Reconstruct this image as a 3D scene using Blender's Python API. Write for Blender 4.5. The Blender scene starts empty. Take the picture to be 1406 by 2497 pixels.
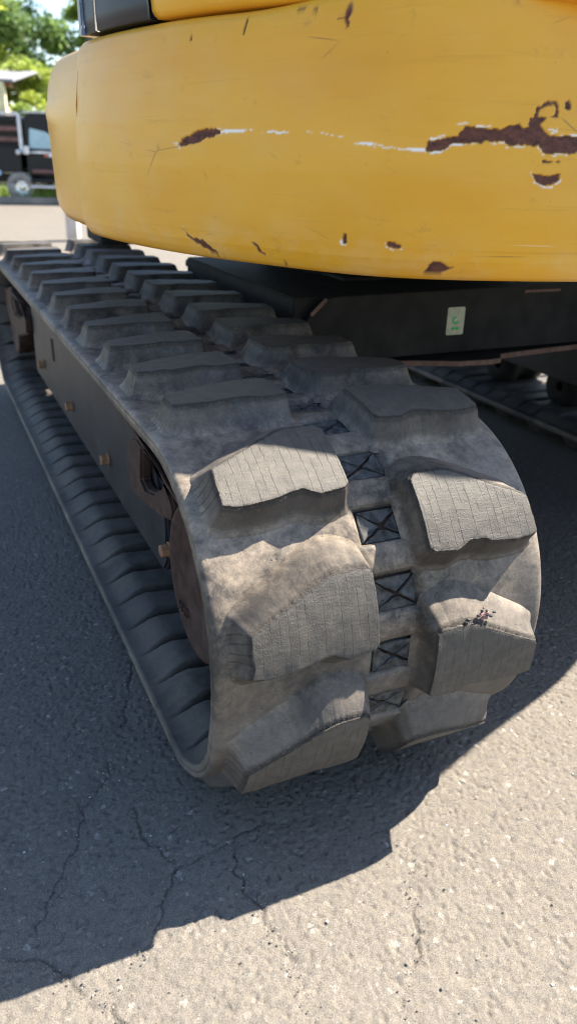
import bpy, bmesh, math, random
import numpy as np
from mathutils import Vector, Matrix
random.seed(7); RNG = np.random.default_rng(7)
S = bpy.context.scene
COL = S.collection

# ---------------------------------------------------------------- camera
cam_d = bpy.data.cameras.new('camera'); cam = bpy.data.objects.new('camera', cam_d); COL.objects.link(cam)
cam.matrix_world = Matrix(((0.910904, 0.147915, -0.385195, -0.31024),
                           (-0.41179, 0.384997, -0.825958, -1.20224),
                           (0.026128, 0.910988, 0.411605, 1.07659), (0, 0, 0, 1)))
cam_d.sensor_fit = 'HORIZONTAL'; cam_d.sensor_width = 36; cam_d.lens = 36 * 1930.256 / 1406
cam_d.clip_start = 0.02; cam_d.clip_end = 2000
cam_d.dof.use_dof = True; cam_d.dof.focus_distance = 1.42; cam_d.dof.aperture_fstop = 6.5
S.camera = cam

# ---------------------------------------------------------------- light
SUN = Vector((0.91, 0.095, 1.0)).normalized()       # towards the sun
sun_d = bpy.data.lights.new('sun', 'SUN'); sun = bpy.data.objects.new('sun', sun_d); COL.objects.link(sun)
sun_d.energy = 5.0; sun_d.angle = math.radians(0.53); sun_d.color = (1.0, 0.9, 0.76)
sun.rotation_euler = (-SUN).to_track_quat('-Z', 'Y').to_euler(); sun.location = (6, 1, 7)
W = bpy.data.worlds.new('World'); S.world = W; W.use_nodes = True
nt = W.node_tree; bg = nt.nodes['Background']; sky = nt.nodes.new('ShaderNodeTexSky')
sky.sky_type = 'NISHITA'; sky.sun_disc = False
sky.sun_elevation = math.asin(SUN.z); sky.sun_rotation = math.atan2(SUN.x, SUN.y)
sky.air_density = 1.0; sky.dust_density = 0.6; sky.ozone_density = 1.0
nt.links.new(sky.outputs[0], bg.inputs[0]); bg.inputs[1].default_value = 0.078
S.view_settings.view_transform = 'Standard'; S.view_settings.look = 'None'
S.view_settings.exposure = 2.1; S.view_settings.gamma = 1.0; S.view_settings.use_curve_mapping = False
S.render.engine = 'CYCLES'; S.cycles.max_bounces = 6; S.cycles.use_denoising = True; S.cycles.filter_width = 1.15

# ---------------------------------------------------------------- helpers
def hash2(ix, iy, k=0):
    h = (ix.astype(np.int64) * 374761393 + iy.astype(np.int64) * 668265263 + k * 974634777) & 0xffffffff
    h = ((h ^ (h >> 13)) * 1274126177) & 0xffffffff
    h = (h ^ (h >> 16)) & 0xffffffff
    h = (h * 2246822519) & 0xffffffff
    return ((h ^ (h >> 15)) & 0xffffff) / float(0xffffff)
def vnoise(x, y, k=0):
    ix = np.floor(x); iy = np.floor(y); fx = x - ix; fy = y - iy
    fx = fx * fx * (3 - 2 * fx); fy = fy * fy * (3 - 2 * fy)
    a = hash2(ix, iy, k); b = hash2(ix + 1, iy, k); c = hash2(ix, iy + 1, k); d = hash2(ix + 1, iy + 1, k)
    return (a * (1 - fx) + b * fx) * (1 - fy) + (c * (1 - fx) + d * fx) * fy
def fbm(x, y, n=4, k=0):
    s = 0; a = 1; t = 0
    for i in range(n):
        s = s + a * vnoise(x * 2 ** i + 17 * i, y * 2 ** i - 9 * i, k + i); t += a; a *= .5
    return s / t
def worley(x, y, k=0):
    ix = np.floor(x); iy = np.floor(y)
    f1 = np.full(x.shape, 9.0); f2 = np.full(x.shape, 9.0); cid = np.zeros(x.shape)
    for dx in (-1, 0, 1):
        for dy in (-1, 0, 1):
            cx = ix + dx; cy = iy + dy
            d = np.hypot(cx + hash2(cx, cy, k) - x, cy + hash2(cx, cy, k + 1) - y)
            h = hash2(cx, cy, k + 2)
            new = d < f1
            f2 = np.where(new, f1, np.minimum(f2, d)); cid = np.where(new, h, cid); f1 = np.minimum(f1, d)
    return f1, f2, cid
def sst(a, b, x):
    t = np.clip((x - a) / (b - a), 0, 1); return t * t * (3 - 2 * t)

def tag(o, label=None, cat=None, group=None, kind=None):
    if label: o['label'] = label
    if cat: o['category'] = cat
    if group: o['group'] = group
    if kind: o['kind'] = kind
    return o
def link(o, parent=None):
    COL.objects.link(o)
    if parent is not None: o.parent = parent
    return o
def empty(name, loc=(0, 0, 0), rz=0):
    o = bpy.data.objects.new(name, None); o.location = loc; o.rotation_euler = (0, 0, rz); return link(o)
def mesh_np(name, V, F, mat, parent=None, smooth=True, uv=None, attrs=None):
    """V (n,3) array, F (m,4) array of quads (or list of faces)"""
    me = bpy.data.meshes.new(name)
    if isinstance(F, np.ndarray):
        V = np.asarray(V, np.float32); k = F.shape[1]
        me.vertices.add(len(V)); me.vertices.foreach_set('co', V.ravel())
        me.loops.add(F.size); me.loops.foreach_set('vertex_index', F.astype(np.int32).ravel())
        me.polygons.add(len(F)); me.polygons.foreach_set('loop_start', np.arange(0, F.size, k, dtype=np.int32))
        me.update(calc_edges=True)
    else:
        me.from_pydata([tuple(v) for v in V], [], F)
    me.polygons.foreach_set('use_smooth', np.full(len(me.polygons), smooth))
    if uv is not None:
        l = me.uv_layers.new(name='UVMap'); idx = np.empty(len(me.loops), np.int32); me.loops.foreach_get('vertex_index', idx)
        l.data.foreach_set('uv', np.asarray(uv, np.float32)[idx].ravel())
    for an, av in (attrs or {}).items():
        a = me.attributes.new(an, 'FLOAT', 'POINT'); a.data.foreach_set('value', np.asarray(av, np.float32).ravel())
    me.materials.append(mat); me.update()
    return link(bpy.data.objects.new(name, me), parent)
def gridF(nu, nv, wrap_u=False, wrap_v=False):
    I, J = np.meshgrid(np.arange(nu if wrap_u else nu - 1), np.arange(nv if wrap_v else nv - 1), indexing='ij')
    I = I.ravel(); J = J.ravel(); I2 = (I + 1) % nu; J2 = (J + 1) % nv
    return np.stack([I * nv + J, I2 * nv + J, I2 * nv + J2, I * nv + J2], 1)
def bm_obj(name, bm, mat, parent=None, smooth=False):
    me = bpy.data.meshes.new(name); bm.to_mesh(me); bm.free(); me.materials.append(mat)
    if smooth: me.polygons.foreach_set('use_smooth', np.full(len(me.polygons), True))
    return link(bpy.data.objects.new(name, me), parent)
def bx(bm, c, s, rot=None, bev=0.0):
    r = bmesh.ops.create_cube(bm, size=1.0); vs = r['verts']
    bmesh.ops.scale(bm, vec=s, verts=vs)
    if bev:
        es = list({e for v in vs for e in v.link_edges})
        q = bmesh.ops.bevel(bm, geom=es, offset=bev, segments=2, affect='EDGES', profile=.6)
        vs = list({v for f in q['faces'] for v in f.verts} | {v for v in vs if v.is_valid})
    if rot is not None: bmesh.ops.rotate(bm, cent=(0, 0, 0), matrix=rot, verts=vs)
    bmesh.ops.translate(bm, vec=c, verts=vs)
def box(name, c, s, mat, parent=None, rot=None, bev=0.004):
    bm = bmesh.new(); bx(bm, c, s, rot, bev); return bm_obj(name, bm, mat, parent)
def lathe(name, prof, mat, parent=None, n=48, M=None, smooth=True):
    """prof: (axis position, radius); axis = local z, M places it"""
    P = np.array(prof); th = np.linspace(0, 2 * np.pi, n, endpoint=False)
    V = np.stack([P[:, None, 1] * np.cos(th), P[:, None, 1] * np.sin(th), np.repeat(P[:, None, 0], n, 1)], -1).reshape(-1, 3)
    o = mesh_np(name, V, gridF(len(P), n, wrap_v=True), mat, parent, smooth)
    if M is not None: o.data.transform(M)
    return o
def prism(name, poly, holes, axis_x0, axis_x1, mat, parent=None, bev=0.0):
    """polygon in (y,z) extruded along x"""
    bm = bmesh.new()
    def loop(P): 
        vs = [bm.verts.new((axis_x0, y, z)) for y, z in P]
        return [bm.edges.new((vs[i], vs[(i + 1) % len(vs)])) for i in range(len(vs))]
    es = loop(poly)
    for h in holes: es += loop(h)
    bmesh.ops.triangle_fill(bm, edges=es, use_beauty=True, use_dissolve=False)
    r = bmesh.ops.extrude_face_region(bm, geom=list(bm.faces))
    bmesh.ops.translate(bm, vec=(axis_x1 - axis_x0, 0, 0), verts=[v for v in r['geom'] if isinstance(v, bmesh.types.BMVert)])
    bmesh.ops.recalc_face_normals(bm, faces=bm.faces)
    if bev:
        ed = [e for e in bm.edges if len(e.link_faces) == 2 and e.calc_face_angle(0) > .5]
        bmesh.ops.bevel(bm, geom=ed, offset=bev, segments=2, affect='EDGES')
    return bm_obj(name, bm, mat, parent)
def tube(name, pts, r, mat, parent=None, n=10):
    pts = [Vector(p) for p in pts]; V = []; 
    for i, p in enumerate(pts):
        d = (pts[min(i + 1, len(pts) - 1)] - pts[max(i - 1, 0)]).normalized()
        a = d.cross(Vector((0.3, 0.2, 1))).normalized(); b = d.cross(a)
        rr = r[i] if isinstance(r, (list, tuple)) else r
        V += [p + (a * math.cos(t) + b * math.sin(t)) * rr for t in [2 * math.pi * k / n for k in range(n)]]
    F = [tuple(x) for x in gridF(len(pts), n, wrap_v=True)] + [tuple(range(n)), tuple(range((len(pts) - 1) * n, len(pts) * n))]
    return mesh_np(name, V, F, mat, parent)

# ---------------------------------------------------------------- materials
class NB:
    def __init__(s, name):
        s.m = bpy.data.materials.new(name); s.m.use_nodes = True; s.t = s.m.node_tree; s.N = s.t.nodes; s.b = s.N['Principled BSDF']
    def n(s, typ, **kw):
        x = s.N.new(typ)
        for k, v in kw.items():
            if k.startswith('_'): setattr(x, k[1:], v)
        return x
    def l(s, a, b): s.t.links.new(a, b)
    def coord(s, kind='Object', scale=(1, 1, 1), rot=(0, 0, 0)):
        c = s.n('ShaderNodeTexCoord'); m = s.n('ShaderNodeMapping'); s.l(c.outputs[kind], m.inputs[0])
        m.inputs['Scale'].default_value = scale; m.inputs['Rotation'].default_value = rot; return m.outputs[0]
    def noise(s, co, scale, detail=4, rough=.55, dist=0):
        x = s.n('ShaderNodeTexNoise'); s.l(co, x.inputs['Vector']); x.inputs['Scale'].default_value = scale
        x.inputs['Detail'].default_value = detail; x.inputs['Roughness'].default_value = rough; x.inputs['Distortion'].default_value = dist
        return x.outputs['Fac']
    def voro(s, co, scale, feature='F1', out='Distance'):
        x = s.n('ShaderNodeTexVoronoi'); x.feature = feature; s.l(co, x.inputs['Vector']); x.inputs['Scale'].default_value = scale
        return x.outputs[out]
    def ramp(s, f, stops):
        x = s.n('ShaderNodeValToRGB'); s.l(f, x.inputs[0]); e = x.color_ramp.elements
        while len(e) < len(stops): e.new(.5)
        for q, (p, c) in zip(e, stops):
            q.position = p; q.color = (c, c, c, 1) if isinstance(c, (int, float)) else (*c, 1)
        return x.outputs[0]
    def mix(s, f, a, b, mode='MIX'):
        x = s.n('ShaderNodeMix'); x.data_type = 'RGBA'; x.blend_type = mode
        for sock, v in ((x.inputs[0], f), (x.inputs[6], a), (x.inputs[7], b)):
            if isinstance(v, (int, float)): sock.default_value = v if sock.type == 'VALUE' else (v, v, v, 1)
            elif isinstance(v, tuple): sock.default_value = (*v, 1)
            else: s.l(v, sock)
        return x.outputs[2]
    def math(s, op, a, b=0.0, clamp=False):
        x = s.n('ShaderNodeMath'); x.operation = op; x.use_clamp = clamp
        for i, v in enumerate((a, b)):
            if isinstance(v, (int, float)): x.inputs[i].default_value = v
            else: s.l(v, x.inputs[i])
        return x.outputs[0]
    def attr(s, name):
        x = s.n('ShaderNodeAttribute'); x.attribute_name = name; return x.outputs['Fac']
    def bump(s, hs, dist=.001, strength=1.0):
        x = s.n('ShaderNodeBump'); s.l(hs, x.inputs['Height']); x.inputs['Distance'].default_value = dist; x.inputs['Strength'].default_value = strength
        if s.b.inputs['Normal'].is_linked: s.l(s.b.inputs['Normal'].links[0].from_socket, x.inputs['Normal'])
        s.l(x.outputs[0], s.b.inputs['Normal'])
    def set(s, col=None, rough=None, metal=None, spec=None):
        for v, k in ((col, 'Base Color'), (rough, 'Roughness'), (metal, 'Metallic'), (spec, 'Specular IOR Level')):
            if v is None: continue
            if isinstance(v, (int, float)): s.b.inputs[k].default_value = v
            elif isinstance(v, tuple): s.b.inputs[k].default_value = (*v, 1)
            else: s.l(v, s.b.inputs[k])
        return s

def simple(name, col, rough=.5, metal=0, var=.25, sc=6, bump=0):
    m = NB(name); co = m.coord(); f = m.noise(co, sc, 5); m.b.inputs['Specular IOR Level'].default_value = .3
    a = tuple(c * (1 - var) for c in col); b = tuple(min(1, c * (1 + var)) for c in col)
    m.set(m.ramp(f, [(.3, a), (.7, b)]), rough, metal)
    if bump: m.bump(m.noise(co, sc * 12, 4), bump)
    return m.m

def rubber_mat(name, top=False):
    m = NB(name); co = m.coord()
    big = m.noise(co, 6, 6, .7, .6); mid = m.noise(co, 42, 6, .75, .4); fine = m.noise(co, 330, 4, .75)
    dust_shade = m.ramp(m.math('ADD', m.math('MULTIPLY', big, .6), m.math('MULTIPLY', mid, .4)), [(.42, 0.03), (.68, 1.0)])
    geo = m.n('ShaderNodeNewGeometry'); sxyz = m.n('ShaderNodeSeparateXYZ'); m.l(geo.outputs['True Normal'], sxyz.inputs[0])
    facing_shade = m.ramp(m.math('ADD', m.math('MULTIPLY', sxyz.outputs[2], .5), .5), [(.25, .12), (.72, 1.0)])      # dust thinned where the rubber faces down, painting in the shade there
    dust_shade = m.math('MULTIPLY', m.math('MULTIPLY', dust_shade, facing_shade), m.math('SUBTRACT', 1.0, m.math('MULTIPLY', m.attr('wall'), .55)))
    col = m.mix(dust_shade, (.040, .035, .031), (.47, .38, .285))
    col = m.mix(m.ramp(m.noise(co, 3.1, 3), [(.4, 0.0), (.7, .5)]), col, (.135, .13, .128))
    # spatter: dark pits and pale specks
    sp = m.voro(co, 115); spm = m.ramp(sp, [(.10, 1.0), (.20, 0.0)])
    spsel = m.ramp(m.noise(co, 16, 3), [(.50, 0.0), (.60, 1.0)])
    pit = m.math('MULTIPLY', spm, spsel)
    col = m.mix(m.math('MULTIPLY', pit, .75), col, (.06, .055, .055))
    sp2 = m.ramp(m.voro(co, 60), [(.035, 1.0), (.07, 0.0)])
    col = m.mix(m.math('MULTIPLY', sp2, .5), col, (.30, .27, .23))
    col = m.mix(m.ramp(fine, [(.40, .28), (.62, 0.0)]), col, (.05, .046, .042), 'MIX'); col = m.mix(m.ramp(m.noise(m.coord(scale=(30, 9, 60)), 1, 4, .7), [(.56, 0.0), (.75, .45)]), col, (.045, .042, .042))
    m.set(col, m.ramp(mid, [(.3, .48), (.7, .75)]), 0, .28)
    m.bump(mid, .0018, .5); m.bump(fine, .0008, .5); m.bump(m.math('SUBTRACT', 1.0, pit), .0008, .7)
    return m

def lug_mat():
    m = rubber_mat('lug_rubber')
    top = m.attr('top')
    uvx = m.n('ShaderNodeUVMap'); 
    def mp(sc): 
        q = m.n('ShaderNodeMapping'); m.l(uvx.outputs[0], q.inputs[0]); q.inputs['Scale'].default_value = sc; return q.outputs[0]
    # saw-cut like cracks along the running direction, fine scoring across
    w = m.noise(mp((40, 260, 1)), 1, 5, .6)            # scoring across the lug
    wv = m.n('ShaderNodeTexWave'); wv.wave_type = 'BANDS'; wv.bands_direction = 'X'; m.l(mp((1, 1, 1)), wv.inputs['Vector'])
    wv.inputs['Scale'].default_value = 22; wv.inputs['Distortion'].default_value = .9; wv.inputs['Detail'].default_value = 3; wv.inputs['Detail Scale'].default_value = 5
    cut = m.ramp(wv.outputs['Fac'], [(.0, 1.0), (.03, 0.0)])
    cut = m.math('MULTIPLY', cut, m.ramp(m.noise(mp((55, 22, 1)), 1, 3), [(.42, .0), (.6, 1.0)]))
    grain = m.noise(mp((420, 420, 1)), 1, 3, .7)
    old = m.b.inputs['Base Color'].links[0].from_socket
    tc = m.mix(w, (.046, .043, .039), (.094, .087, .077)); tc = m.mix(m.ramp(m.noise(m.coord(), 55, 5, .7), [(.42, 0.0), (.75, .5)]), tc, (.165, .145, .12)); tc = m.mix(m.math('MULTIPLY', grain, .55), tc, (.05, .047, .043))
    tc = m.mix(m.math('MULTIPLY', cut, m.ramp(m.n('ShaderNodeObjectInfo').outputs['Random'], [(.2, .05), (.9, .42)])), tc, (.045, .04, .038))
    col = m.mix(top, old, tc)
    edge = m.attr('edge')
    er = m.ramp(m.noise(m.coord(), 300, 4, .8), [(.42, 0.0), (.56, 1.0)])
    col = m.mix(m.math('MULTIPLY', edge, er), col, (.06, .055, .05))
    # three knife-thin grooves down the outer end
    sx = m.n('ShaderNodeSeparateXYZ'); m.l(uvx.outputs[0], sx.inputs[0])
    wob = m.math('MULTIPLY', m.math('SUBTRACT', m.noise(mp((25, 25, 1)), 1, 2), .5), .012)
    ph = m.math('FRACT', m.math('DIVIDE', m.math('ADD', m.math('ADD', sx.outputs[1], wob), m.math('MULTIPLY', sx.outputs[0], .35)), .0145))
    g = m.math('LESS_THAN', m.math('ABSOLUTE', m.math('SUBTRACT', ph, .5)), .07)
    g = m.math('MULTIPLY', g, m.math('LESS_THAN', sx.outputs[0], .0425)); g = m.math('MULTIPLY', g, m.math('GREATER_THAN', sx.outputs[0], .007))
    g = m.math('MULTIPLY', g, m.math('MULTIPLY', m.math('GREATER_THAN', sx.outputs[1], -.062), m.math('LESS_THAN', sx.outputs[1], -.012)))
    col = m.mix(m.math('MULTIPLY', g, .6), col, (.03, .028, .027))
    m.set(col, m.mix(top, .68, .58), 0, m.mix(top, .22, .32))
    hb = m.math('MULTIPLY', m.math('ADD', m.math('MULTIPLY', w, .7), m.math('SUBTRACT', grain, m.math('MULTIPLY', cut, 1.8))), top)
    m.bump(hb, .0013, .8)
    m.bump(m.math('MULTIPLY', er, edge), .0022, .9)
    m.bump(m.math('SUBTRACT', 1.0, g), .003, 1.0)
    return m.m

def paint_mat():
    m = NB('yellow_paint'); uvx = m.n('ShaderNodeUVMap')
    def mp(sc):
        q = m.n('ShaderNodeMapping'); m.l(uvx.outputs[0], q.inputs[0]); q.inputs['Scale'].default_value = sc; return q.outputs[0]
    a = m.noise(mp((2.2, 7, 1)), 1, 4, .55); s = m.noise(mp((3, 70, 1)), 1, 5, .6, .3)
    col = m.mix(m.ramp(a, [(.3, 0.0), (.7, 1.0)]), (.66, .305, .016), (.73, .385, .035))
    st = m.ramp(s, [(.60, 0.0), (.74, 1.0)]); col = m.mix(m.math('MULTIPLY', st, .28), col, (.38, .19, .022))
    s2 = m.ramp(m.noise(mp((6, 160, 1)), 1, 3, .6), [(.68, 0.0), (.74, 1.0)])
    low = m.attr('low')
    col = m.mix(m.math('MULTIPLY', m.math('MULTIPLY', s2, low), .6), col, (.78, .68, .5))
    chalk = m.ramp(m.noise(mp((9, 14, 1)), 1, 5, .6), [(.45, 0.0), (.75, .45)])
    col = m.mix(m.math('MULTIPLY', chalk, m.math('ADD', m.math('MULTIPLY', low, .7), .12)), col, (.66, .50, .27))
    spk = m.ramp(m.voro(mp((26, 26, 1)), 1), [(.018, 1.0), (.03, 0.0)]); col = m.mix(m.math('MULTIPLY', spk, .7), col, (.25, .13, .05))
    hl = m.n('ShaderNodeTexVoronoi'); hl.feature = 'DISTANCE_TO_EDGE'; m.l(mp((4.5, 11, 1)), hl.inputs['Vector']); hl.inputs['Scale'].default_value = 1
    hm = m.math('MULTIPLY', m.ramp(hl.outputs['Distance'], [(.006, 1.0), (.014, 0.0)]), m.ramp(m.noise(mp((5, 9, 1)), 1, 3), [(.58, 0.0), (.66, .5)]))
    col = m.mix(hm, col, (.22, .10, .03))
    gr = m.ramp(m.noise(mp((14, 20, 1)), 1, 6, .75), [(.60, 0.0), (.74, .55)]); col = m.mix(gr, col, (.36, .19, .03))
    wh = m.attr('primer'); rs = m.attr('rust')
    rc = m.mix(m.ramp(m.noise(mp((60, 90, 1)), 1, 5, .7), [(.35, 0.0), (.7, 1.0)]), (.055, .022, .017), (.165, .062, .038))
    col = m.mix(wh, col, (.80, .77, .72)); col = m.mix(rs, col, rc)
    m.set(col, m.mix(m.math('MAXIMUM', wh, rs), m.ramp(a, [(.3, .30), (.7, .42)]), .75), 0, .3)
    m.bump(m.noise(mp((25, 25, 1)), 1, 3), .0007, .35)
    m.bump(m.math('MULTIPLY', m.noise(mp((300, 300, 1)), 1, 3), rs), .0012, .8)
    m.bump(m.math('SUBTRACT', 1.0, st), .0003, .5)
    return m.m

def asphalt_mat():
    m = NB('asphalt'); co = m.coord()
    st = m.n('ShaderNodeTexVoronoi'); m.l(co, st.inputs['Vector']); st.inputs['Scale'].default_value = 120
    sep = m.n('ShaderNodeSeparateColor'); m.l(st.outputs['Color'], sep.inputs[0])
    stone = m.ramp(sep.outputs[0], [(0.0, (.085, .083, .08)), (.45, (.12, .112, .102)), (.8, (.155, .143, .126)), (.97, (.21, .19, .165)), (1.0, (.40, .38, .35))])
    big = m.noise(co, .9, 4); mid = m.noise(co, 14, 4)
    dirt = m.mix(mid, (.115, .104, .088), (.175, .155, .13))
    col = m.mix(m.ramp(m.noise(co, 55, 4, .7), [(.38, 0.0), (.6, 1.0)]), stone, dirt)
    col = m.mix(m.ramp(big, [(.35, 0.0), (.7, .35)]), col, (.19, .172, .148))
    chip = m.ramp(m.voro(co, 26), [(.05, 1.0), (.075, 0.0)]); col = m.mix(m.math('MULTIPLY', chip, .6), col, (.055, .06, .07))
    wchip = m.ramp(m.voro(m.coord(rot=(0, 0, .7)), 34), [(.05, 1.0), (.07, 0.0)]); wsel = m.ramp(m.noise(co, 9, 2), [(.56, 0.0), (.6, 1.0)])
    col = m.mix(m.math('MULTIPLY', m.math('MULTIPLY', wchip, wsel), .9), col, (.52, .50, .47))
    cr = m.attr('crack'); col = m.mix(m.math('MULTIPLY', cr, .5), col, (.05, .047, .045))
    spk = m.noise(co, 620, 2, .8); col = m.mix(m.ramp(spk, [(.36, .75), (.50, 0.0)]), col, (.035, .034, .034)); col = m.mix(m.ramp(m.noise(co, 520, 2, .8), [(.56, 0.0), (.70, .7)]), col, (.30, .275, .24))
    m.set(col, .9, 0, .2)
    m.bump(m.noise(co, 420, 3, .7), .0012, .8); m.bump(m.noise(co, 170, 4, .7), .0025, .6)
    return m.m

M = {}
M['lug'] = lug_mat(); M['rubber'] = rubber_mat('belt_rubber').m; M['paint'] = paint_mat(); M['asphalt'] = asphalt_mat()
def dark_rubber():
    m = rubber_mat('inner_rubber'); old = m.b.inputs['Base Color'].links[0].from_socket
    m.set(m.mix(.7, old, (.028, .028, .029))); return m.m
M['inner'] = dark_rubber()
M['frame'] = simple('black_frame_paint', (.018, .019, .023), .55, 0, .45, 9, .0006)
M['dull'] = simple('dusty_black_steel', (.014, .013, .012), .8, 0, .5, 14, .001)
M['rust'] = simple('rusty_steel', (.045, .024, .018), .75, 0, .5, 30, .0012)
M['rustlight'] = simple('orange_rusty_bolt', (.24, .13, .07), .7, 0, .35, 60, .001)
M['pad'] = simple('smooth_blue_grey_pad', (.085, .085, .083), .65, 0, .7, 70, .0025)
M['core'] = simple('rusty_core', (.05, .028, .02), .85, 0, .5, 80, .001)
M['panelblue'] = simple('dark_blue_panel', (.008, .013, .026), .42, 0, .4, 7)
M['palestrip'] = simple('pale_blue_strip', (.42, .5, .6), .35)
M['decal'] = simple('navy_decal', (.03, .035, .08), .4)
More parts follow.
